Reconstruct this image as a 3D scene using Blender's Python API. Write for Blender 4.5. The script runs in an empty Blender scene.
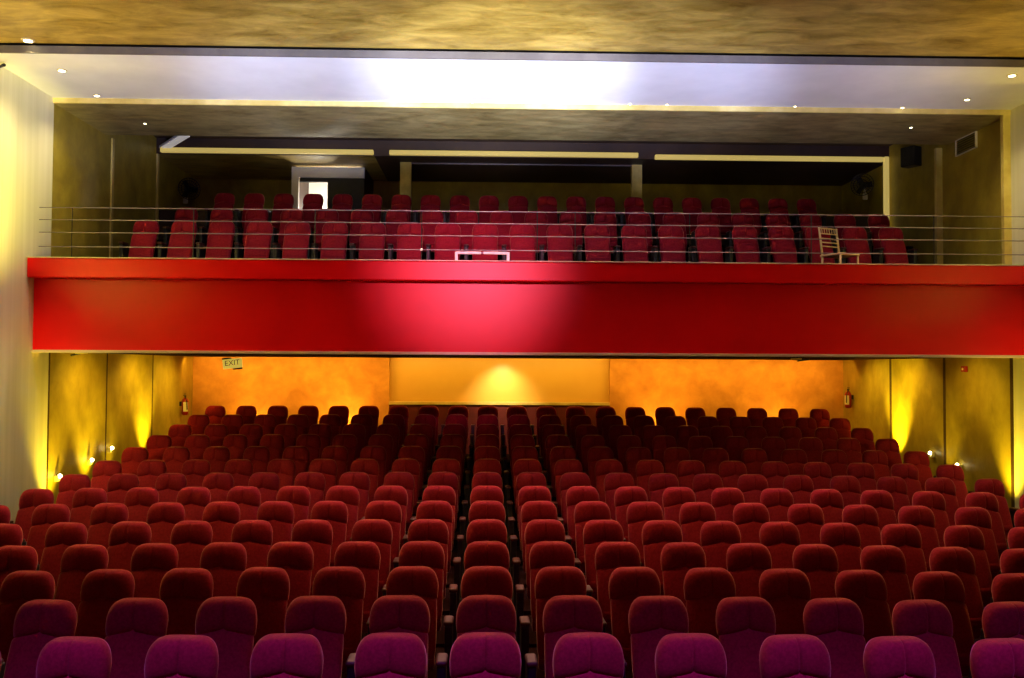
import bpy, bmesh, math, random
from mathutils import Vector, Matrix
random.seed(7)
C = bpy.context.scene.collection
CAM = 2.41                      # eye height above the stalls floor; heights below are given relative to it
F = 918.0
YH = 368.0
XV = 488.0
PITCH = math.atan((YH-339)/F); YAW = math.atan((512-XV)/F); ROLL = math.radians(.3)
RC = Matrix.Rotation(-YAW, 3, 'Z') @ Matrix.Rotation(math.radians(90)+PITCH, 3, 'X') @ Matrix.Rotation(ROLL, 3, 'Z')
def ray(px, py): return RC @ Vector(((px-512)/F, (339-py)/F, -1))
def PY(px, py, Y):
    d = ray(px, py); k = Y/d.y; return d.x*k, d.z*k          # x, height
def PH(px, py, H):
    d = ray(px, py); k = H/d.z; return d.x*k, d.y*k          # x, depth
def PX(px, py, X):
    d = ray(px, py); k = X/d.x; return d.y*k, d.z*k          # depth, height
def WX(px, Y, py=300): return PY(px, py, Y)[0]
def WH(py, Y, px=500): return PY(px, py, Y)[1]

# ------------------------------------------------------------------ materials
def mat(name, col, rough=.6, metal=0., spec=.5, sheen=0., emis=None, estr=0., coat=0.):
    m = bpy.data.materials.new(name); m.use_nodes = True
    b = m.node_tree.nodes['Principled BSDF']
    b.inputs['Base Color'].default_value = (*col, 1)
    b.inputs['Roughness'].default_value = rough
    b.inputs['Metallic'].default_value = metal
    b.inputs['Specular IOR Level'].default_value = spec
    b.inputs['Sheen Weight'].default_value = sheen
    b.inputs['Coat Weight'].default_value = coat
    if emis:
        b.inputs['Emission Color'].default_value = (*emis, 1)
        b.inputs['Emission Strength'].default_value = estr
    return m
def noisy(m, c1, c2, scale=3., detail=8., stretch=(1, 1, 1), dist=0., lo=.35, hi=.65, bump=0., bscale=None, rough=.6):
    nt = m.node_tree; N = nt.nodes; L = nt.links; b = N['Principled BSDF']
    tc = N.new('ShaderNodeTexCoord'); mp = N.new('ShaderNodeMapping'); mp.inputs['Scale'].default_value = stretch
    n = N.new('ShaderNodeTexNoise'); n.inputs['Scale'].default_value = scale; n.inputs['Detail'].default_value = detail
    n.inputs['Roughness'].default_value = rough; n.inputs['Distortion'].default_value = dist
    r = N.new('ShaderNodeValToRGB')
    r.color_ramp.elements[0].position = lo; r.color_ramp.elements[0].color = (*c1, 1)
    r.color_ramp.elements[1].position = hi; r.color_ramp.elements[1].color = (*c2, 1)
    L.new(tc.outputs['Object'], mp.inputs['Vector']); L.new(mp.outputs['Vector'], n.inputs['Vector'])
    L.new(n.outputs['Fac'], r.inputs['Fac']); L.new(r.outputs['Color'], b.inputs['Base Color'])
    if bump:
        bp = N.new('ShaderNodeBump'); bp.inputs['Strength'].default_value = bump; bp.inputs['Distance'].default_value = .02
        src = n
        if bscale:
            src = N.new('ShaderNodeTexNoise'); src.inputs['Scale'].default_value = bscale; src.inputs['Detail'].default_value = 4
            L.new(mp.outputs['Vector'], src.inputs['Vector'])
        L.new(src.outputs['Fac'], bp.inputs['Height']); L.new(bp.outputs['Normal'], b.inputs['Normal'])
    return m
M = {}
M['velvet'] = noisy(mat('red velvet', (.3, .01, .012), .8, spec=.06, sheen=.9), (.23, .010, .024), (.32, .015, .034), 60, 3, bump=.1, bscale=400)
M['velvet'].node_tree.nodes['Principled BSDF'].inputs['Sheen Tint'].default_value = (1, .42, .32, 1)
M['velvet'].node_tree.nodes['Principled BSDF'].inputs['Sheen Roughness'].default_value = .28
M['pad'] = mat('armrest padding', (.075, .014, .014), .5)
M['stand'] = noisy(mat('black side panel', (.01, .01, .014), .5), (.006, .006, .010), (.014, .014, .02), 30, 3)
M['gold'] = noisy(mat('gold wall stucco', (.4, .3, .05), .5), (.25, .19, .022), (.50, .39, .05), 3.0, 12, (1, 1, .8), .3, .25, .75, .35, 9)
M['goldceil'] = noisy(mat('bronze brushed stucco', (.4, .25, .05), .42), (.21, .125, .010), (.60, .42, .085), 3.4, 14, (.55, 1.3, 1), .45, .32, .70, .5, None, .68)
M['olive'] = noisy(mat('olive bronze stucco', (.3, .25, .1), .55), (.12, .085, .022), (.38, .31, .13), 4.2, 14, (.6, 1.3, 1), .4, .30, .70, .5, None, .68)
M['orange'] = noisy(mat('ochre wall stucco', (.6, .3, .05), .6), (.52, .24, .035), (.80, .42, .07), 3.0, 12, (1, 1, 1), .3, .28, .72, .3)
M['ochre'] = noisy(mat('smooth ochre paint', (.75, .5, .15), .35), (.80, .50, .09), (.86, .56, .12), .7, 3)
M['white'] = noisy(mat('white ceiling paint', (.8, .8, .8), .7), (.78, .78, .78), (.84, .84, .84), 2, 3)
M['whitewall'] = noisy(mat('ivory side wall', (.8, .78, .65), .6), (.70, .68, .56), (.84, .82, .72), 1.4, 5, (6, 6, .12), .2, .3, .7)
M['cream'] = noisy(mat('cream trim paint', (.75, .65, .35), .45), (.60, .46, .12), (.80, .66, .24), 3, 5)
M['greytrim'] = noisy(mat('grey taupe trim', (.25, .2, .18), .6), (.10, .085, .075), (.14, .12, .105), 3, 4)
M['brown'] = noisy(mat('dark brown paint and shade', (.05, .03, .02), .6), (.03, .012, .008), (.05, .022, .012), 2, 5)
M['dark'] = noisy(mat('near black', (.01, .01, .01), .5), (.006, .006, .006), (.014, .012, .012), 5, 3)
M['redlac'] = noisy(mat('glossy red panel', (.8, .002, .004), .32, spec=.18, coat=.05), (.78, .0012, .005), (.86, .002, .007), .8, 4, bump=.03, bscale=2.5)
M['redlac'].node_tree.nodes['Principled BSDF'].inputs['Coat Roughness'].default_value = .28
M['lip'] = mat('pale lip moulding', (.75, .55, .45), .4)
M['carpet'] = noisy(mat('dark red carpet', (.05, .008, .01), 1., spec=.03), (.010, .003, .003), (.018, .005, .005), 80, 3)
M['redwall'] = noisy(mat('dark red parapet', (.12, .01, .01), .7), (.10, .008, .008), (.14, .012, .012), 3, 3)
M['steel'] = mat('brushed steel rail', (.20, .17, .20), .5, metal=.8)
M['whitemetal'] = mat('white painted metal', (.85, .82, .8), .35)
M['chairgold'] = mat('pale gold lacquer', (.80, .60, .30), .35)
M['cushion'] = mat('ivory cushion', (.75, .65, .45), .7)
M['extred'] = mat('fire red enamel', (.35, .01, .01), .3)
M['label'] = mat('pale label', (.85, .8, .6), .5)
M['signy'] = mat('yellow sign face', (.85, .72, .2), .5, emis=(1, .72, .12), estr=.45)
M['signt'] = mat('olive lettering', (.10, .10, .01), .5)
M['lamp'] = mat('lamp lens', (1, .9, .5), .4, emis=(1, .86, .45), estr=14)
M['ring'] = mat('lamp ring', (.75, .65, .35), .4)
M['black'] = mat('black plastic', (.012, .012, .012), .4)
M['strip'] = mat('warm light strip', (.38, .28, .08), .5, emis=(1, .74, .20), estr=.42)  # trim paint with emission added so the strips look lit
M['tube'] = mat('fluorescent batten', (.8, .78, .75), .4, emis=(1, .92, .85), estr=.25)

# ------------------------------------------------------------------ helpers
def link(o, parent=None):
    C.objects.link(o)
    if parent: o.parent = parent
    return o
def obj(name, bm, m, parent=None, smooth=False):
    me = bpy.data.meshes.new(name)
    bmesh.ops.recalc_face_normals(bm, faces=bm.faces)
    bm.to_mesh(me); bm.free()
    if smooth:
        for p in me.polygons: p.use_smooth = True
    me.materials.append(m)
    return link(bpy.data.objects.new(name, me), parent)
def bx(bm, x0, x1, y0, y1, z0, z1, bev=0., rot=None, seg=2):
    r = bmesh.ops.create_cube(bm, size=1)['verts']
    for v in r:
        v.co = Vector(((x0+x1)/2 + v.co.x*(x1-x0), (y0+y1)/2 + v.co.y*(y1-y0), (z0+z1)/2 + v.co.z*(z1-z0)))
    if bev:
        es = list({e for v in r for e in v.link_edges})
        bmesh.ops.bevel(bm, geom=es, offset=bev, segments=seg, affect='EDGES', profile=.5)
    return bm
def box(x0, x1, y0, y1, z0, z1, bev=0.): return bx(bmesh.new(), x0, x1, y0, y1, z0, z1, bev)
def hbox(x0, x1, y0, y1, h0, h1, bev=0.): return box(x0, x1, y0, y1, CAM+h0, CAM+h1, bev)
def cyl(bm, p0, p1, r0, r1=None, n=16):
    p0 = Vector(p0); p1 = Vector(p1); d = p1-p0
    if r1 is None: r1 = r0
    mt = Matrix.Translation((p0+p1)/2) @ d.to_track_quat('Z', 'Y').to_matrix().to_4x4()
    bmesh.ops.create_cone(bm, cap_ends=True, segments=n, radius1=r0, radius2=r1, depth=d.length, matrix=mt)
    return bm
def lathe(bm, prof, n=18, mtx=Matrix()):
    rings = []
    for r, z in prof:
        rings.append([bm.verts.new(mtx @ Vector((r*math.cos(2*math.pi*i/n), r*math.sin(2*math.pi*i/n), z))) for i in range(n)])
    for a, b in zip(rings, rings[1:]):
        for i in range(n): bm.faces.new((a[i], a[(i+1) % n], b[(i+1) % n], b[i]))
    bm.faces.new(rings[0][::-1]); bm.faces.new(rings[-1])
    return bm
def tag(o, label, cat, group=None, kind=None):
    o['label'] = label; o['category'] = cat
    if group: o['group'] = group
    if kind: o['kind'] = kind
    return o
def thing(name, label, cat, loc, rz=0., group=None):
    o = bpy.data.objects.new(name, None); o.empty_display_size = .1; C.objects.link(o)
    o.location = loc; o.rotation_euler = (0, 0, rz)
    return tag(o, label, cat, group)
def struct(name, bm, m, label, cat, parent=None):
    o = obj(name, bm, m, parent)
    if not parent: tag(o, label, cat, kind='structure')
    return o
ORD = ['zeroth', 'first', 'second', 'third', 'fourth', 'fifth', 'sixth', 'seventh', 'eighth', 'ninth', 'tenth', 'eleventh', 'twelfth',
       'thirteenth', 'fourteenth', 'fifteenth', 'sixteenth', 'seventeenth', 'eighteenth', 'nineteenth', 'twentieth', 'twenty-first']

# ------------------------------------------------------------------ layout numbers
XL, XR = -5.76, 7.07
YB = 18.1
D = .55                         # seat spacing
XA = -.2; RA = 33.0             # arc of the stalls rows
rowZ = [5.0 + .94*k for k in range(14)]
rowH = [1.432, 1.462, 1.478, 1.468, 1.437, 1.397, 1.360, 1.308, 1.236, 1.144, 1.040, .938, .828, .712]
TOP = .98
floorz = [CAM - h - TOP for h in rowH]
def arc(x): return -(x-XA)**2/(2*RA)

# ------------------------------------------------------------------ floor of the stalls: curved terraces
def terraces():
    bm = bmesh.new()
    xs = [XL-.2 + (XR-XL+.4)*i/24 for i in range(25)]
    prof = [(-2.5, floorz[0]), (rowZ[0]+.31, floorz[0])]
    for k in range(1, 14):
        prof.append((rowZ[k]-.63, floorz[k])); prof.append((rowZ[k]+(.31 if k < 13 else 1.6), floorz[k]))
    rows = [[bm.verts.new((x, y+arc(x), z)) for x in xs] for y, z in prof]
    for a, b in zip(rows, rows[1:]):
        for i in range(24): bm.faces.new((a[i], a[i+1], b[i+1], b[i]))
    # solid underside
    lo = [[bm.verts.new((x, y+arc(x), -.35)) for x in xs] for y, z in (prof[0], prof[-1])]
    for i in range(24):
        bm.faces.new((lo[0][i], lo[1][i], lo[1][i+1], lo[0][i+1]))
        bm.faces.new((rows[0][i], lo[0][i], lo[0][i+1], rows[0][i+1]))
        bm.faces.new((rows[-1][i], rows[-1][i+1], lo[1][i+1], lo[1][i]))
    return bm
struct('floor', terraces(), M['carpet'], 'dark red carpeted floor stepping up under the stalls seats', 'floor')

# ------------------------------------------------------------------ side walls
YW = 12.2
H_C = 3.535
def side(name, x, sgn, label):
    x0, x1 = (x-.3, x) if sgn < 0 else (x, x+.3)
    w = struct(name, hbox(x0, x1, -2.5, YW, -3.0, 4.2), M['whitewall'], label, 'wall')
    g = struct('gold_panelling', hbox(x0, x1, YW, YB+.3, -3.0, 4.2), M['gold'], '', '', w)
    g['label'] = 'gold stucco rear stretch of the wall'
    return w
wl = side('wall_left', XL, -1, 'left side wall, pale ivory in front and gold stucco beside the balcony')
wr = side('wall_right', XR, 1, 'right side wall, pale ivory strip in front and gold stucco beside the balcony')
# joints and jambs of the gold walls
n = 1
for x, s in ((XL, 1), (XR, -1)):
    sn = 'left' if s > 0 else 'right'
    for y, hh in ((12.22, 'nearest the stage'), (14.05, 'in the middle'), (15.95, 'nearest the back')):
        a, b = sorted((x, x+s*.006))
        o = struct('trim_%d' % n, hbox(a-(.02 if s > 0 else 0), b+(0 if s > 0 else .02), y-(.015 if s > 0 else .035), y+(.015 if s > 0 else .035), -3.0, .2), M['brown'], 'dark upright joint in the %s gold wall below the balcony, %s' % (sn, hh), 'trim'); n += 1
# upper pale jambs
for x, s, y, w, lab in ((XL, 1, 14.05, .025, 'thin pale upright strip on left gold wall above the balcony'),
                        (XR, -1, 14.05, .095, 'pale upright strip on right gold wall beside the wall vent'),
                        (XL, 1, 15.95, .03, 'faint pale upright strip on left balcony wall at the ceiling strip end')):
    a, b = sorted((x-s*.02, x+s*w))
    struct('trim_%d' % n, hbox(a, b, y, y+.07, 1.2, 3.47 if y < 15 else 3.7), M['cream'], lab, 'trim'); n += 1
struct('trim_%d' % n, hbox(XR-.10, XR+.02, YW-.02, YW+.05, 1.3, 3.47), M['cream'], 'bright pale upright jamb where the right ivory wall meets gold', 'trim'); n += 1

# ------------------------------------------------------------------ back wall: lower (ochre) with central recess, and upper
cx0, cx1 = WX(390, YB), WX(610, YB)
bw = struct('wall_back', hbox(XL-.3, cx0, YB, YB+.3, -2.2, .2), M['orange'], 'ochre stucco back wall under and above the balcony', 'wall')
struct('side_panel', hbox(cx1, XR+.3, YB, YB+.3, -2.2, .2), M['orange'], '', '', bw)
hp = WH(402, YB)
struct('parapet', hbox(cx0, cx1, YB+.0, YB+.3, -2.2, hp-.06), M['redwall'], '', '', bw)
struct('parapet_ledge', hbox(cx0, cx1, YB-.03, YB+.12, hp-.06, hp, .008), M['cream'], '', '', bw)
struct('recess_panel', hbox(cx0-.3, cx1+.3, YB+.1, YB+.3, -2.2, .25), M['ochre'], '', '', bw)['label'] = 'smooth yellow panel in the middle of the back wall'
struct('upper_panel', hbox(XL-.3, XR+.3, YB, YB+.3, .2, 4.2), M['gold'], '', '', bw)

# ------------------------------------------------------------------ ceilings
cf = struct('ceiling', hbox(XL-.3, XR+.3, -2.5, 10.40, 3.64, 3.9), M['goldceil'], 'brushed bronze stucco ceiling over the stalls with corner downlights', 'ceiling')
struct('shadow_gap', hbox(XL-.3, XR+.3, 10.405, YW, 3.66, 3.9), M['dark'], '', '', cf)
struct('white_panel', hbox(XL-.0, XR+.0, 10.43, YW, H_C, H_C+.075), M['white'], '', '', cf)['label'] = 'bright white ceiling panel lit from the stage'
struct('panel_edge', hbox(XL, XR, 10.405, 10.43, H_C-.004, H_C+.08), M['greytrim'], '', '', cf)
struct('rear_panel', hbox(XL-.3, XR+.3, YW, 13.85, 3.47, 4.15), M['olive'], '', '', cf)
struct('edge_moulding', hbox(XL, XR, YW-.035, YW, 3.468, H_C+.0), M['cream'], '', '', cf)
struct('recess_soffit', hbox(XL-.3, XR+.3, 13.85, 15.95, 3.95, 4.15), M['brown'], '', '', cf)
struct('balcony_soffit', hbox(XL-.3, -2.0, 15.97, YB+.3, 3.68, 4.15), M['goldceil'], '', '', cf)
struct('balcony_soffit', hbox(-2.0, XR+.3, 15.97, YB+.3, 3.68, 4.15), M['brown'], '', '', cf)  # brown here paints in the shade on the unlit part of the gold soffit
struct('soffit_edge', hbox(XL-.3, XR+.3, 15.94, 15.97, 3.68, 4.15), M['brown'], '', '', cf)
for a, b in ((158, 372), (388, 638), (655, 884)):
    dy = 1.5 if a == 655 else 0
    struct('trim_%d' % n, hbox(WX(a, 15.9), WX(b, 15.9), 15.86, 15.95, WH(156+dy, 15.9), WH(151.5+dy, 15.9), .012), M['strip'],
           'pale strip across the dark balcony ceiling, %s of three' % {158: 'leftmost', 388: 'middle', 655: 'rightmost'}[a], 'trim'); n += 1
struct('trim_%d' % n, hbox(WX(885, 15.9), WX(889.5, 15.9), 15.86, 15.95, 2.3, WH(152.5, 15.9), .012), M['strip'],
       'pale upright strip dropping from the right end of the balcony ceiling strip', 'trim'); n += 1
struct('added_partition', hbox(XL, XR, 16.06, 16.14, 2.0, 2.72), M['brown'], 'dark low partition added behind the rear balcony seats to block light', 'wall')  # added to keep doorway light from showing between the seats
# two posts and a thin rail before the back wall
for i, (a, b, lab) in enumerate(((399, 410, 'left'), (632, 642, 'right'))):
    struct('trim_%d' % n, hbox(WX(a, 16.4), WX(b, 16.4), 16.4, 16.55, 2.05, 3.68), M['cream'], '%s gold post of the wide opening behind the balcony seats' % lab, 'post'); n += 1
struct('trim_%d' % n, hbox(WX(410, 16.4), WX(632, 16.4), 16.44, 16.48, WH(164.3, 16.4), WH(163.2, 16.4)), M['steel'], 'thin pale rail between the two gold posts behind the balcony', 'trim'); n += 1

# ------------------------------------------------------------------ balcony
bz = [(11.82, 1.16), (14.10, 1.16), (14.10, 1.59), (15.05, 1.59), (15.05, 2.06), (YB, 2.06), (YB, .19), (11.82, .19)]
def prism_x(bm, prof, x0, x1):
    a = [bm.verts.new((x0, y, CAM+h)) for y, h in prof]; b = [bm.verts.new((x1, y, CAM+h)) for y, h in prof]
    k = len(prof)
    for i in range(k): bm.faces.new((a[i], a[(i+1) % k], b[(i+1) % k], b[i]))
    bm.faces.new(a[::-1]); bm.faces.new(b)
    return bm
bal = struct('floor_balcony', prism_x(bmesh.new(), bz, XL, XR), M['carpet'], 'dark stepped balcony floor behind the red balcony front', 'floor')
fas = thing('balcony_front', 'long glossy red balcony front spanning the hall', 'balcony', (0, 11.7, CAM))
fas['kind'] = 'structure'
def loc_part(name, bm, m, p):
    o = obj(name, bm, m, p); o.location = -Vector(p.location); return o
loc_part('front_panel', hbox(XL, XR, 11.77, 11.90, .20, 1.34), M['redlac'], fas)
loc_part('top_band', hbox(XL, XR, 11.58, 11.78, 1.10, 1.345, .012), M['redlac'], fas)
loc_part('bottom_lip', hbox(XL, XR, 11.74, 11.92, .165, .20, .005), M['lip'], fas)
loc_part('top_edge', hbox(XL, XR, 11.565, 11.90, 1.345, 1.357, .003), M['lip'], fas)
# guard rails
rail = thing('balcony_guard_rail', 'thin four bar steel guard rail above the red balcony front', 'railing', (0, 11.85, CAM+1.357))
for y in (211.8, 223.9, 236.3, 250.4):
    h = WH(y, 11.85)
    loc_part('rail_bar', cyl(bmesh.new(), (XL+.01, 11.85, CAM+h), (XR-.01, 11.85, CAM+h),   .0055, n=10), M['steel'], rail)
for px in (70, 192, 314, 421, 537, 575, 690, 812, 935):
    x = WX(px, 11.85)
    b = cyl(bmesh.new(), (x, 11.865, CAM+1.357), (x, 11.865, CAM+(WH(211.8, 11.85))), .006, n=8)
    bx(b, x-.03, x+.03, 11.835, 11.895, CAM+1.357, CAM+1.366)
    loc_part('rail_post', b, M['black'], rail)
x = WX(421, 11.85); h = WH(250.4, 11.85)
b = bmesh.new(); bmesh.ops.create_icosphere(b, subdivisions=2, radius=.018, matrix=Matrix.Translation((x, 11.845, CAM+h)))
loc_part('rail_clamp', b, M['whitemetal'], rail)

# white metal frame on the ledge
fr = thing('metal_frame', 'low white metal frame standing on the balcony front, left of centre', 'frame', (WX(482, 11.7), 11.7, CAM+1.357))
w2 = .33; hh = WH(252, 11.7)-1.357
b = bmesh.new()
bx(b, -w2, -.015, -.02, .02, hh-.03, hh, .006); obj('crossbar', b, M['whitemetal'], fr)
b = bmesh.new(); bx(b, .015, w2, -.02, .02, hh-.03, hh, .006); obj('crossbar', b, M['whitemetal'], fr)
obj('joint', box(-.02, .02, -.015, .015, hh-.026, hh-.004, .003), M['steel'], fr)
for s in (-1, 1): obj('leg', box(s*w2-.018, s*w2+.018, -.02, .02, 0, hh-.004, .005), M['whitemetal'], fr)

# ------------------------------------------------------------------ theatre seat
US = [-1, -.985, -.93, -.8, -.6, -.4, -.2, -.07, -.025, 0, .025, .07, .2, .4, .6, .8, .93, .985, 1]
UB = [.95, .7, .35, 0, -.35, -.7, -.95]
def stack(levels, seam=0., chev=None, pw=3.2):
    """levels: (z, ycentre, halfwidth, front depth, back depth); chev(t) -> raise of the middle"""
    bm = bmesh.new(); rings = []
    N = len(levels)
    for i, (z, yc, w, df, db) in enumerate(levels):
        t = i/(N-1); ring = []
        for u in US:
            y = yc - df*max(0, 1-abs(u)**pw)**(1/pw)
            if seam and abs(u) < .03: y += seam*(1 if abs(u) < .01 else .35)*min(1, df/.05)
            zz = z + (chev(t)*(1-abs(u)) if chev else 0)
            ring.append(bm.verts.new((u*w, y, zz)))
        for u in UB:
            y = yc + db*max(0, 1-abs(u)**pw)**(1/pw)
            zz = z + (chev(t)*(1-abs(u)) if chev else 0)
            ring.append(bm.verts.new((u*w, y, zz)))
        rings.append(ring)
    k = len(rings[0])
    for a, b in zip(rings, rings[1:]):
        for i in range(k): bm.faces.new((a[i], a[(i+1) % k], b[(i+1) % k], b[i]))
    bm.faces.new(rings[0][::-1]); bm.faces.new(rings[-1])
    return bm
def yc(z): return .34*(z-.9)
W = .193
def headrest_bm():
    y0 = yc(.80)
    L = [(.748, y0+.006, W*.90, .030, .02), (.752, y0+.006, W*.94, .046, .03), (.764, y0+.006, W*.975, .060, .04), (.79, y0+.008, W*.99, .070, .045), (.815, y0+.012, W*1.0, .078, .05)]
    for a in (4, 14, 24, 34, 44, 53, 61, 68, 75, 81, 86, 89):
        s, c = math.sin(math.radians(a)), math.cos(math.radians(a))
        L.append((.835 + .145*s, y0+.018+.030*s, W*(.24+.76*c**.58), (.082+.034*s)*(c**.42)+.002, .052*c**.6+.002))
    return stack(L, .012, lambda t: .052*max(0, 1-t*1.9), 2.9)
def backrest_bm():
    L = []
    zs = [(.36, .86, .02), (.37, .90, .045), (.42, .95, .055), (.55, .97, .064), (.64, .97, .064), (.70, .965, .062), (.742, .96, .058), (.756, .94, .048), (.764, .90, .03)]
    for z, w, d in zs: L.append((z, yc(z), W*w, d, .04))
    return stack(L, 0, lambda t: .052*max(0, (t-.35)/.65), 3.4)
def seat_bm():
    L = []
    for z, w, d in ((.26, .76, .02), (.27, .86, .045), (.31, .90, .06), (.37, .91, .065), (.42, .90, .06), (.45, .86, .045), (.46, .76, .02)):
        L.append((z, -.16+.30*(.42-z), W*w, d, .03))
    return stack(L, 0, None, 3.4)
def make_seat():
    t = thing('theatre_seat', '', 'seat', (0, 0, 0), 0, 'red theatre seats')
    obj('headrest', headrest_bm(), M['velvet'], t, True)
    obj('backrest', backrest_bm(), M['velvet'], t, True)
    obj('seat_cushion', seat_bm(), M['velvet'], t, True)
    b = bx(bmesh.new(), -D/2-.036, -D/2+.036, -.235, -.05, .604, .638, .015, seg=3)
    obj('armrest', b, M['pad'], t, True)
    b = bx(bmesh.new(), -D/2-.028, -D/2+.028, -.22, -.02, .0, .606, .012)
    bx(b, -D/2-.05, -D/2+.05, -.30, .06, .0, .03, .006)
    obj('arm_stand', b, M['stand'], t)
    return t
proto = make_seat(); used = [False]
def place_seat(x, y, z, rz, label, group, end=False, sc=1., dark=0):
    if not used[0]:
        r = proto; used[0] = True
    else:
        r = proto.copy(); C.objects.link(r)
        for ch in proto_parts:
            c = ch.copy(); C.objects.link(c); c.parent = r
    if end:
        for ch in [q_ for q_ in proto_parts if q_.name.startswith('arm')]:
            c = ch.copy(); C.objects.link(c); c.parent = r; c.location.x = D
    r.location = (x, y, z); r.rotation_euler = (0, 0, rz); r.scale = (sc, sc, sc)
    r['label'] = label; r['category'] = 'seat'; r['group'] = group
    return r
proto_parts = list(proto.children)
SE = {}
for k in range(14):
    vis = []
    for j in range(-9, 12):
        x = j*D
        y = rowZ[k] + arc(x)
        px = XV + F*x/y
        hw = F*W/y
        vis.append((j, x, y, px, hw))
    inn = [v for v in vis if v[3]+v[4] > 2 and v[3]-v[4] < 1022]
    extra = [v for v in vis if v not in inn and (-1*D*2.4 < 0) and (v[0] >= inn[0][0]-2 and v[0] <= inn[-1][0]+2)]
    full = len(inn) == 21
    rn = 'front stalls row' if k == 0 else ('rear stalls row' if k == 13 else '%s stalls row from the stage' % ORD[k+1])
    col = 'purple-lit plush seat' if k == 0 else 'dark red plush seat'
    ext = [v[0] for v in inn+extra]
    for v in inn+extra:
        j, x, y, px, hw = v
        if v in inn:
            i = inn.index(v)+1; m = len(inn)
            if i <= (m+1)//2: pos = ('%s from the ' % ORD[i] if i > 1 else 'at the ') + ('left end' if full else 'left photo edge')
            else:
                q = m-i+1
                pos = ('%s from the ' % ORD[q] if q > 1 else 'at the ') + ('right end' if full else 'right photo edge')
        else:
            s = 'left' if j < 0 else 'right'
            q = inn[0][0]-j if j < 0 else j-inn[-1][0]
            pos = '%s beyond the %s photo edge' % (ORD[q], s)
        rz = -(x-XA)/RA*-1.0
        jx = random.uniform(-.004, .004) + (.045 if k == 0 and j < 0 else (.018 if j < -1 and k < 6 else 0))
        place_seat(x+jx, y, floorz[k], rz+random.uniform(-.012, .012), '%s, %s, %s' % (col, rn, pos), 'stalls seats, %s' % rn, end=(j == max(ext)))
# balcony rows
for k, (Y, x0p, x1p, hfl, sc, rn) in enumerate(((13.54, 147, 890, 1.16, 1., 'front'), (14.65, 187, 878, 1.59, .95, 'middle'), (15.62, 225, 806, 2.06, .90, 'rear'))):
    a, b, m = WX(x0p, Y, 220), WX(x1p, Y, 220), 21
    for i in range(m):
        x = a+(b-a)*i/(m-1)
        q = i+1 if i <= 10 else m-i
        s = 'left' if i <= 10 else 'right'
        pos = ('%s from the %s end' % (ORD[q], s)) if q > 1 else 'at the %s end' % s
        if i == 10: pos = 'midway between the two ends'
        place_seat(x, Y, CAM+hfl, (x-XA)/45, 'dark red plush seat, %s balcony row, %s' % (rn, pos), 'balcony seats, %s row' % rn, end=(i == m-1), sc=sc)

# ------------------------------------------------------------------ gold banquet chair in the balcony
def chiavari():
    Y = 12.45
    t = thing('banquet_chair', 'pale gold spindle-back banquet chair standing at right behind balcony front', 'chair', (WX(840, Y), Y, CAM+1.165), math.radians(-64))
    s = .88
    hs = .46*s; w = .175*s+.01; top = .92*s; 
    # local: +x seat front, backrest at -x, width along y
    for sy in (-1, 1):
        b = bmesh.new(); cyl(b, (-w, sy*w, 0), (-w+.01, sy*w, hs), .014, n=10); cyl(b, (-w+.01, sy*w, hs), (-w-.05, sy*w, top), .014, n=10)
        obj('back_leg', b, M['chairgold'], t, True)
        b = bmesh.new(); cyl(b, (w, sy*w, 0), (w, sy*w, hs), .011, .014, n=10)
        obj('front_leg', b, M['chairgold'], t, True)
    obj('seat', bx(bmesh.new(), -w-.02, w+.02, -w-.02, w+.02, hs-.015, hs+.012, .008), M['chairgold'], t)
    b = bmesh.new()
    def bp(z): return -w+.01 - (z-hs)/(top-hs)*.06
    for z in (top-.01, top-.085, top-.155, top-.21, top-.265):
        cyl(b, (bp(z), -w, z), (bp(z), w, z), .009, n=8)
    for i in range(1, 7):
        y = -w + 2*w*i/7
        cyl(b, (bp(top-.085), y, top-.085), (bp(top-.01), y, top-.01), .006, n=6)
    obj('backrest', b, M['chairgold'], t, True)
    b = bmesh.new()
    for z in (.10, .19):
        for sy in (-1, 1): cyl(b, (-w, sy*w, z), (w, sy*w, z), .007, n=6)
        for sx in (-1, 1): cyl(b, (sx*w, -w, z), (sx*w, w, z), .007, n=6)
    obj('stretcher', b, M['chairgold'], t, True)
    return t
chiavari()

# ------------------------------------------------------------------ doorway box at the back of the balcony
YD = 16.75
d = thing('door_1', 'bright doorway in a white-fronted box at the back of balcony, left', 'door', (WX(326, YD), YD, CAM+1.99)); d['kind'] = 'structure'
xa, xb, xm = WX(290, YD), WX(363, YD), WX(326, YD)
ht, hb = WH(169, YD), WH(179.5, YD)
loc_part('header', hbox(xa, xb, YD, YD+.08, hb, min(ht, 3.675)), M['whitemetal'], d)
loc_part('jamb', hbox(xa, WX(297, YD), YD, YD+.08, 1.99, hb), M['whitemetal'], d)
loc_part('lintel', hbox(WX(298, YD), xb, YD+.03, YD+.1, WH(183.5, YD), hb), M['dark'], d)
loc_part('door_leaf', hbox(xm, xb, YD+.02, YD+.09, 1.99, WH(183.5, YD)), M['dark'], d)
loc_part('side_wall', hbox(xa, xa+.06, YD+.08, YB, 1.99, 3.675), M['brown'], d)
loc_part('side_wall', hbox(xb-.06, xb, YD+.1, YB, 1.99, 3.675), M['brown'], d)
loc_part('lobby_wall', hbox(xa+.06, xb-.06, YB-.06, YB-.002, 1.99, 3.675), M['white'], d)
struct('trim_%d' % n, hbox(WX(284.5, 17.9), WX(286.5, 17.9), 17.98, YB, 1.99, WH(172, 17.9)-.5), M['cream'], 'thin pale upright strip just left of the bright balcony doorway', 'trim'); n += 1

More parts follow.
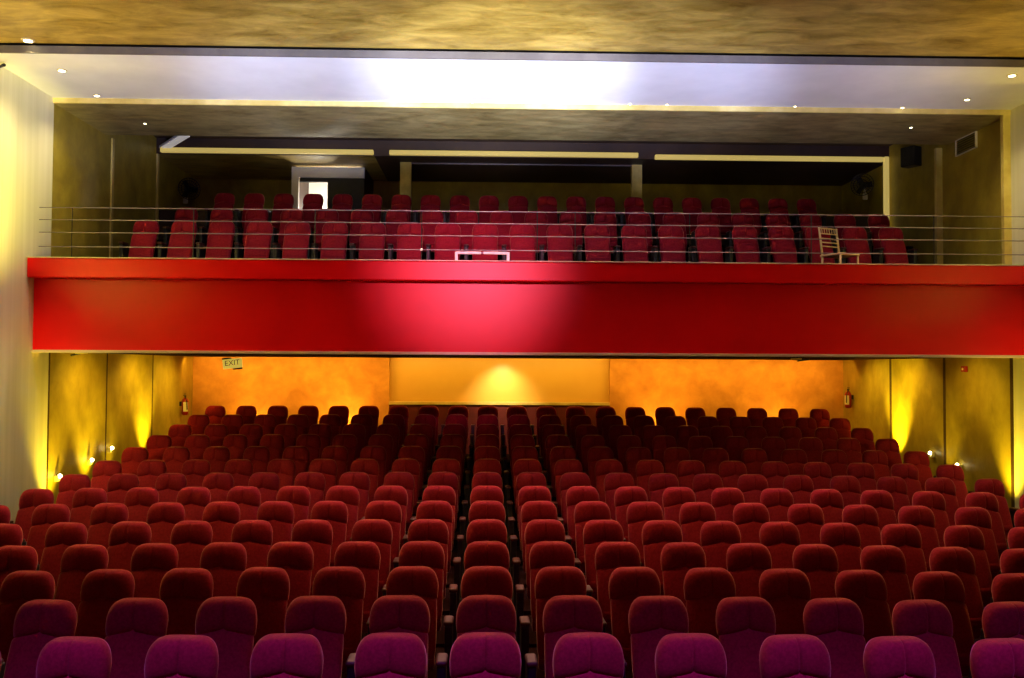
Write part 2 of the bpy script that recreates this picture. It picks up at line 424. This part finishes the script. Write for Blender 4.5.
# ------------------------------------------------------------------ fittings
def downlight(x, y, h, label, s=1.):
    t = thing('downlight', label, 'light', (x, y, CAM+h), 0, 'ceiling downlights')
    r = bmesh.new(); lathe(r, [(.055*s, -.012), (.065*s, -.004), (.065*s, 0), (.03*s, 0), (.03*s, -.006), (.045*s, -.012)], 20)
    obj('ring', r, M['ring'], t)
    b = bmesh.new(); lathe(b, [(.042*s, -.014), (.044*s, -.008), (.044*s, -.001)], 20); obj('lens', b, M['lamp'], t)
    return t
def lamp(kind, name, loc, energy, col, aim=None, size=.1, spot=60, blend=.6, sy=None):
    l = bpy.data.lights.new(name, kind); l.energy = energy; l.color = col
    if kind == 'AREA':
        l.size = size
        if sy: l.shape = 'RECTANGLE'; l.size_y = sy
    else: l.shadow_soft_size = size
    if kind == 'SPOT': l.spot_size = math.radians(spot); l.spot_blend = blend
    o = bpy.data.objects.new(name, l); C.objects.link(o); o.location = loc
    if aim is not None: o.rotation_euler = (Vector(aim)-Vector(loc)).to_track_quat('-Z', 'Y').to_euler()
    return o
YEL = (1, .80, .32)
dl = []
for px, py, h, lab in ((28, 40, 3.64, 'ceiling downlight at far left of the near bronze ceiling'), (62, 70, 3.535, 'ceiling downlight at left of the white panel, nearer one'),
      (97, 95, 3.535, 'ceiling downlight at left of the white panel, farther one'), (1012, 75, 3.535, 'ceiling downlight at right of the white panel, nearest one'),
      (967, 99, 3.535, 'ceiling downlight at right of the white panel, near the gold corner'), (145, 123, 3.47, 'ceiling downlight in the left of the rear bronze ceiling'),
      (911, 127, 3.47, 'ceiling downlight in the right of the rear bronze ceiling')):
    dl.append((*PH(px, py, h), h, lab))
for i, (x, y, h, lab) in enumerate(dl):
    downlight(x, y, h, lab, (1.1, .9, .7, .9, .7, .4, .4)[i])
for i, px in enumerate((424, 471, 521, 630, 667, 796, 904)):
    y = 12.1
    downlight(WX(px, y), y, H_C, 'tiny ceiling downlight along the white panel rear edge, %s from left' % ORD[i+1], .32 if i < 6 else .45)
def sconce(x, y, h, s, label):
    t = thing('wall_light', label, 'light', (x, y, CAM+h), 0, 'small wall uplights')
    a, b_ = sorted((0, s*.05))
    obj('housing', box(a, b_, -.04, .04, -.05, .03, .008), M['ring'], t)
    b = bmesh.new(); bmesh.ops.create_uvsphere(b, u_segments=14, v_segments=10, radius=.028, matrix=Matrix.Translation((s*.06, 0, .02)))
    obj('bulb', b, M['lamp'], t, True)
sl = []
for px, py, s_, lab in ((60, 476, 1, 'small glowing uplight low on left wall, nearest the stage'), (92, 460, 1, 'small glowing uplight low on left wall, middle of three'),
      (112, 448, 1, 'small glowing uplight low on left wall, farthest from the stage'),
      (930, 453, -1, 'small glowing uplight low on right wall, farther one'), (957, 465, -1, 'small glowing uplight low on right wall, nearer one')):
    X = XL if s_ > 0 else XR
    y, h = PX(px, py, X+s_*.06)
    sl.append((X, y, h-.02, s_, lab))
for a in sl: sconce(a[0], a[1], a[2], a[3], a[4])
# fire extinguishers
def extinguisher(x, y, h, s, label):
    t = thing('fire_extinguisher', label, 'fire extinguisher', (x, y, CAM+h), 0, 'wall fire extinguishers')
    b = bmesh.new(); lathe(b, [(.05, 0), (.07, .02), (.075, .05), (.075, .30), (.06, .35), (.025, .38), (.022, .40)], 20); obj('cylinder', b, M['extred'], t, True)
    b = bmesh.new(); cyl(b, (0, 0, .39), (0, 0, .44), .022, n=12); bx(b, -.015, .015, -.09, .02, .43, .445, .003); bx(b, -.012, .012, -.08, .02, .46, .475, .003); obj('valve', b, M['black'], t)
    b = bmesh.new(); cyl(b, (s*.0, -.02, .42), (s*.06, -.07, .30), .009, n=8); cyl(b, (s*.06, -.07, .30), (s*.07, -.08, .12), .012, n=8); obj('hose', b, M['black'], t, True)
    b = bmesh.new()
    vs = []
    for i in range(9):
        a = math.radians(-150 + (15 if s > 0 else -5) + i*14)
        vs.append((.0765*math.cos(a), .0765*math.sin(a)))
    vs = [(.0765*math.cos(math.radians(-100+s*38+dd)), .0765*math.sin(math.radians(-100+s*38+dd))) for dd in range(-45, 46, 10)]
    for (p, q) in zip(vs, vs[1:]):
        f = [b.verts.new((p[0], p[1], .08)), b.verts.new((q[0], q[1], .08)), b.verts.new((q[0], q[1], .29)), b.verts.new((p[0], p[1], .29))]; b.faces.new(f)
    obj('label_sheet', b, M['label'], t)
    a_, b_ = sorted((-s*.07, -s*.12))
    obj('bracket', box(a_, b_, -.03, .03, .2, .3), M['black'], t)
    t.scale = (.84, .84, .84)
extinguisher(XL+.10, PX(185, 415, XL+.1)[0], PX(185, 415, XL+.1)[1], 1, 'red fire extinguisher with pale label on left wall below the balcony')
extinguisher(XR-.10, PX(848, 408, XR-.1)[0], PX(848, 408, XR-.1)[1], -1, 'red fire extinguisher on right wall below the balcony')
# signs under the balcony
def text_mesh(name, s, size, m, parent, loc, rot):
    cu = bpy.data.curves.new(name, 'FONT'); cu.body = s; cu.size = size; cu.extrude = .002; cu.align_x = 'CENTER'; cu.align_y = 'CENTER'
    o = bpy.data.objects.new(name, cu); C.objects.link(o)
    dg = bpy.context.evaluated_depsgraph_get(); me = bpy.data.meshes.new_from_object(o.evaluated_get(dg))
    bpy.data.objects.remove(o)
    me.materials.clear(); me.materials.append(m)
    o2 = link(bpy.data.objects.new(name, me), parent); o2.location = loc; o2.rotation_euler = rot
    return o2
def exit_sign(px, py, Y, rz, ry, label):
    t = thing('exit_sign', label, 'sign', (WX(px, Y), Y, CAM+WH(py, Y)), rz, 'exit signs below the balcony')
    t.rotation_euler = (0, ry, rz)
    obj('panel', box(-.17, .17, -.015, .015, -.085, .085, .006), M['signy'], t)
    text_mesh('lettering', 'EXIT', .13, M['signt'], t, (0, -.018, .01), (math.radians(90), 0, 0))
    b = bmesh.new(); bx(b, -.17, -.02, -.03, .03, .085, .115, .004); obj('hanger', b, M['brown'], t)
    b = bmesh.new(); bx(b, .0, .16, -.02, .02, -.11, -.085, .004); obj('base_strip', b, M['brown'], t)
exit_sign(233.5, 365, 16.2, 0, math.radians(-7), 'tilted yellow exit sign before left orange back wall')
t = thing('ceiling_bracket', 'small tilted dark bracket under the balcony at right of back wall', 'bracket', (WX(800, 15.5), 15.5, CAM+.19))
b = bmesh.new(); bx(b, -.16, .02, -.02, .02, -.02, 0, .004); obj('plate', b, M['cream'], t)
b = bmesh.new(); cyl(b, (-.05, 0, -.045), (.16, 0, -.015), .014, n=8); obj('arm', b, M['black'], t)
t = thing('ceiling_bracket', 'small dark bracket with pale plate under the balcony at far left', 'bracket', (WX(78, 12.6), 12.6, CAM+.19), 0)
b = bmesh.new(); bx(b, -.02, .14, -.02, .02, -.03, 0, .004); obj('plate', b, M['cream'], t)
b = bmesh.new(); cyl(b, (-.08, 0, -.05), (.04, 0, -.02), .014, n=8); obj('arm', b, M['black'], t)
# alarm button box on the right wall
t = thing('wall_fire_alarm', 'small dark red alarm box high on right gold wall below balcony', 'alarm', (XR, PX(966, 369, XR)[0], CAM+PX(966, 369, XR)[1]))
obj('case', box(-.05, 0, -.06, .06, -.045, .045, .01), M['extred'], t)
b = bmesh.new(); cyl(b, (-.058, 0, 0), (-.045, 0, 0), .018, n=16); obj('button', b, M['label'], t)
# wall vent
t = thing('wall_vent', 'white framed air vent on the right gold wall above the balcony', 'vent', (XR, PX(967, 144, XR)[0], CAM+PX(967, 144, XR)[1]))
b = bmesh.new()
for z0, z1 in ((-.125, -.11), (.11, .125)): bx(b, -.03, 0, -.29, .29, z0, z1)
for y0, y1 in ((-.29, -.275), (.275, .29)): bx(b, -.03, 0, y0, y1, -.125, .125)
obj('vent_frame', b, M['whitemetal'], t)
obj('backing', box(-.008, 0, -.275, .275, -.11, .11), M['dark'], t)
for i in range(6):
    z = -.085+.034*i; b = bmesh.new(); bx(b, -.022, -.008, -.275, .275, z-.004, z+.004); obj('slat', b, M['gold'], t)
# loudspeakers
def speaker(x, y, h, rz, label, w=.26, hh=.32, dd=.2):
    t = thing('wall_speaker', label, 'loudspeaker', (x, y, CAM+h), rz)
    obj('cabinet', box(-w/2, w/2, -dd/2, dd/2, -hh/2, hh/2, .015), M['black'], t)
    obj('grille', box(-w/2+.02, w/2-.02, -dd/2-.012, -dd/2, -hh/2+.02, hh/2-.02, .004), M['dark'], t)
    b = bmesh.new(); cyl(b, (0, dd/2-.01, 0), (0, dd/2+.08, 0), .03, n=10); obj('bracket', b, M['black'], t)
speaker(PX(911, 157, XR-.2)[0]*0+XR-.2, PX(911, 157, XR-.2)[0], PX(911, 157, XR-.2)[1], math.radians(-60), 'black box loudspeaker high on right balcony wall')
def fan(x, y, h, s, label):
    t = thing('wall_fan', label, 'fan', (x, y, CAM+h), -s*math.radians(35), 'balcony wall fans')
    b = bmesh.new()
    mt = Matrix.Translation((0, -.12, 0)) @ Matrix.Rotation(math.radians(90), 4, 'X')
    for r in (.20, .15, .09): 
        for i in range(24):
            a0 = 2*math.pi*i/24; a1 = 2*math.pi*(i+1)/24
            cyl(b, (r*math.cos(a0), -.14-.03*(1-r/.2), r*math.sin(a0)), (r*math.cos(a1), -.14-.03*(1-r/.2), r*math.sin(a1)), .007, n=5)
    for i in range(12):
        a0 = math.pi*i/12
        cyl(b, (.2*math.cos(a0), -.14, .2*math.sin(a0)), (-.2*math.cos(a0), -.14, -.2*math.sin(a0)), .004, n=4)
    obj('cage', b, M['black'], t)
    for i in range(3):
        a = 2*math.pi*i/3
        b = bmesh.new(); bx(b, .02, .17, -.006, .006, -.05, .05, .003)
        bmesh.ops.rotate(b, verts=b.verts, matrix=Matrix.Rotation(a, 3, 'Y') @ Matrix.Rotation(.5, 3, 'X')); bmesh.ops.translate(b, verts=b.verts, vec=(0, -.10, 0))
        obj('blade', b, M['dark'], t)
    b = bmesh.new(); cyl(b, (0, -.13, 0), (0, .03, 0), .05, n=14); obj('motor', b, M['black'], t)
    b = bmesh.new(); cyl(b, (0, .0, 0), (0, .08, -.15), .02, n=8); bx(b, -.04, .04, .05, .11, -.24, -.13, .01); obj('wall_arm', b, M['whitemetal'], t)
fan(XL+.15, PX(187, 190, XL+.15)[0], PX(187, 190, XL+.15)[1], -1, 'dark round wall fan high on left wall behind the balcony seats')
fan(XR-.2, PX(864, 186, XR-.2)[0], PX(864, 186, XR-.2)[1], 1, 'dark round wall fan high on right wall behind the balcony seats')
# fluorescent batten
def seg_box(p0, p1, w, h):
    b = bmesh.new(); p0 = Vector(p0); p1 = Vector(p1); L = (p1-p0).length
    bx(b, -w/2, w/2, -L/2, L/2, -h/2, h/2, .008)
    bmesh.ops.transform(b, matrix=Matrix.Translation((p0+p1)/2) @ (p1-p0).to_track_quat('Y', 'Z').to_matrix().to_4x4(), verts=b.verts)
    return b
p0 = PH(161, 151.5, 3.76); p1 = PH(186, 136, 3.76); c_ = ((p0[0]+p1[0])/2, (p0[1]+p1[1])/2)
t = thing('strip_light', 'pale slanting strip light under the balcony ceiling at far left', 'light', (c_[0], c_[1], CAM+3.80), 0)
q0 = (p0[0]-c_[0], p0[1]-c_[1]); q1 = (p1[0]-c_[0], p1[1]-c_[1])
obj('housing', seg_box((*q0, 0), (*q1, 0), .17, .04), M['whitemetal'], t)
obj('diffuser', seg_box((*q0, -.03), (*q1, -.03), .13, .03), M['tube'], t)
for a_ in (.2, .8):
    hx, hy = q0[0]+(q1[0]-q0[0])*a_, q0[1]+(q1[1]-q0[1])*a_
    obj('hanger', box(hx-.008, hx+.008, hy-.008, hy+.008, .015, .15), M['black'], t)
# security camera top left
t = thing('security_camera', 'small black camera at the top of the left ivory wall', 'camera', (XL+.02, PX(1, 66, XL+.1)[0], CAM+PX(1, 66, XL+.1)[1]))
b = bmesh.new(); cyl(b, (0.02, .1, 0), (.22, -.05, .0), .03, n=14); obj('body', b, M['black'], t)
b = bmesh.new(); cyl(b, (.22, -.05, 0), (.25, -.072, 0), .036, n=14); obj('hood', b, M['black'], t)
b = bmesh.new(); cyl(b, (-.01, .08, .02), (.06, .06, .0), .012, n=8); obj('mount', b, M['black'], t); t.scale = (.55, .55, .55)

# ------------------------------------------------------------------ light
w = bpy.data.worlds.new('World'); bpy.context.scene.world = w; w.use_nodes = True
w.node_tree.nodes['Background'].inputs[0].default_value = (1, .55, .35, 1)
w.node_tree.nodes['Background'].inputs[1].default_value = .03
# stage lights (behind / above / below the camera)
for x, e, c in ((-4.4, 3400, (.50, .54, 1)), (-2.0, 8500, (.60, .66, 1)), (.1, 14000, (.76, .80, 1)), (2.0, 8500, (.60, .64, 1)), (4.4, 3400, (.50, .54, 1))):
    lamp('SPOT', 'stage_wash', (.2+x*.2, 2.4, 1.2), e, c, (x, 11.5, CAM+3.75), .2, 23, 1)
lamp('SPOT', 'stage_key', (-.15, -.8, CAM+2.75), 6000, (1, .26, .48), (-.25, 11.6, CAM+1.3), .3, 14, 1)
lamp('SPOT', 'stage_key_wide', (.1, -.8, CAM+2.4), 70, (1, .35, .55), (-.1, 12.2, CAM+.4), .5, 58, 1)
p = lamp('AREA', 'stage_purple', (.4, 2.5, 5.3), 62, (.36, .10, 1), (.4, 4.22, .9), 8, sy=.3); p.data.spread = math.radians(36)
hl = lamp('AREA', 'house_light', (.6, 8.2, CAM+3.55), 60, (1, .52, .14), (.6, 8.2, 0), 9, sy=1.0); hl.data.spread = math.radians(105)
for x, y, h, _ in dl[:5]:
    lamp('SPOT', 'downlight_beam', (x, y, CAM+h-.03), 40, YEL, (x+(-.6 if x < 0 else .6), y, 0), .03, 120, .8)
for y in (7.4, 9.0):
    for x, s_ in ((XL, 1), (XR, -1)):
        lamp('SPOT', 'wall_fill', (x+s_*.7, y, 3.2), 1450 if s_ > 0 else 330, (1, .84, .12), (x-s_*.15, y+.9, 3.9), .1, 72, 1)  # added lamps out of view, brightening the ivory walls
for x, s_, e in ((XL, 1, 330), (XR, -1, 200)):
    lamp('SPOT', 'wall_fill', (x+s_*.32, 9.1, 2.2), e*.6, (1, .86, .16), (x-s_*.05, 10.7, 1.9), .1, 80, 1)  # added low fill for the lower part of the same walls
for x, s_ in ((XL, 1), (XR, -1)):
    lamp('SPOT', 'ceiling_fill', (x+s_*.6, 8.4, 3.6), 150, (1, .74, .30), (x+s_*1.0, 9.6, 6.0), .1, 90, 1)  # added unseen uplights that warm the ceiling ends
for px in (232, 296, 360, 424, 471, 521, 575, 630, 667, 730, 796, 904):
    x = PY(px, 101, 12.1)[0]
    lamp('SPOT', 'edge_rim_light', (x, 12.1, CAM+H_C-.03), 130, (1, .50, .34), (x, 9.6, 1.0), .02, 95, .9)  # rim light on seats; extra lamps without fixtures added between the real ones
# uplights on the gold walls
for x, y, h, s_, e in ((XL, 12.25, -2.1, 1, 300), (XL, 13.35, -1.93, 1, 260), (XL, 15.55, -1.72, 1, 420), (XR, 15.6, -1.72, -1, 800), (XR, 12.2, -2.04, -1, 300), (XL, 14.15, -1.90, 1, 60), (XR, 13.9, -1.84, -1, 60)):
    lamp('SPOT', 'uplight', (x+s_*.30, y, CAM+h), e, (1, .70, .03), (x, y+.02, CAM-.05), .04, 66, 1)
for x, e in ((-4.6, 45), (-2.6, 80), (3.6, 55), (5.6, 40)):
    j_ = round(x/(17.6/17.1)/D); x = j_*D*17.6/17.1
    lamp('SPOT', 'back_uplight', (x, 17.5, CAM-1.2), e*.9, (1, .42, .05), (x, YB, CAM-.3), .05, 150, 1)
for x, y, e in ((XL, 13.1, 75), (XL, 15.0, 75), (XL, 16.6, 75), (XR, 13.1, 42), (XR, 15.0, 60), (XR, 16.6, 60)):
    q = 1 if x < 0 else -1
    lamp('SPOT', 'soffit_fill', (x+q*.9, y, CAM+.12), e, (1, .60, .05), (x, y, CAM-.7), .04, 112, 1)  # added spots without fixtures, brightening the side walls under the balcony
lamp('AREA', 'back_wall_fill', (-3.9, 17.5, CAM+.14), 26, (1, .46, .05), (-3.9, YB+.15, CAM-.75), 3.6, sy=.08)  # added unseen area lamps that even out the orange back wall
lamp('AREA', 'back_wall_fill', (4.7, 17.5, CAM+.14), 30, (1, .46, .05), (4.7, YB+.15, CAM-.75), 4.4, sy=.08)
lamp('AREA', 'back_wall_fill', (.24, 17.5, CAM+.14), 26, (1, .52, .07), (.24, YB+.15, CAM-.75), 4.2, sy=.08)
lamp('SPOT', 'recess_light', (.3, 17.45, CAM+.10), 75, (1, .74, .42), (.3, YB+.1, CAM-.65), .05, 90, 1)
lamp('POINT', 'door_light', ((xa+xm)/2, 17.5, CAM+2.45), 60, (1, .93, .8), None, .08)
lamp('POINT', 'door_light', (xm, 17.5, CAM+3.0), 30, (1, .93, .8), None, .08)

# ------------------------------------------------------------------ camera
cam = bpy.data.cameras.new('Camera'); cam.sensor_width = 36; cam.lens = F/1024*36; cam.clip_end = 100
co = bpy.data.objects.new('Camera', cam); C.objects.link(co); co.location = (0, 0, CAM)
co.rotation_euler = RC.to_euler()
sc = bpy.context.scene; sc.camera = co
sc.view_settings.view_transform = 'Standard'; sc.view_settings.look = 'None'; sc.view_settings.exposure = 0; sc.view_settings.gamma = 1
sc.view_settings.use_curve_mapping = False
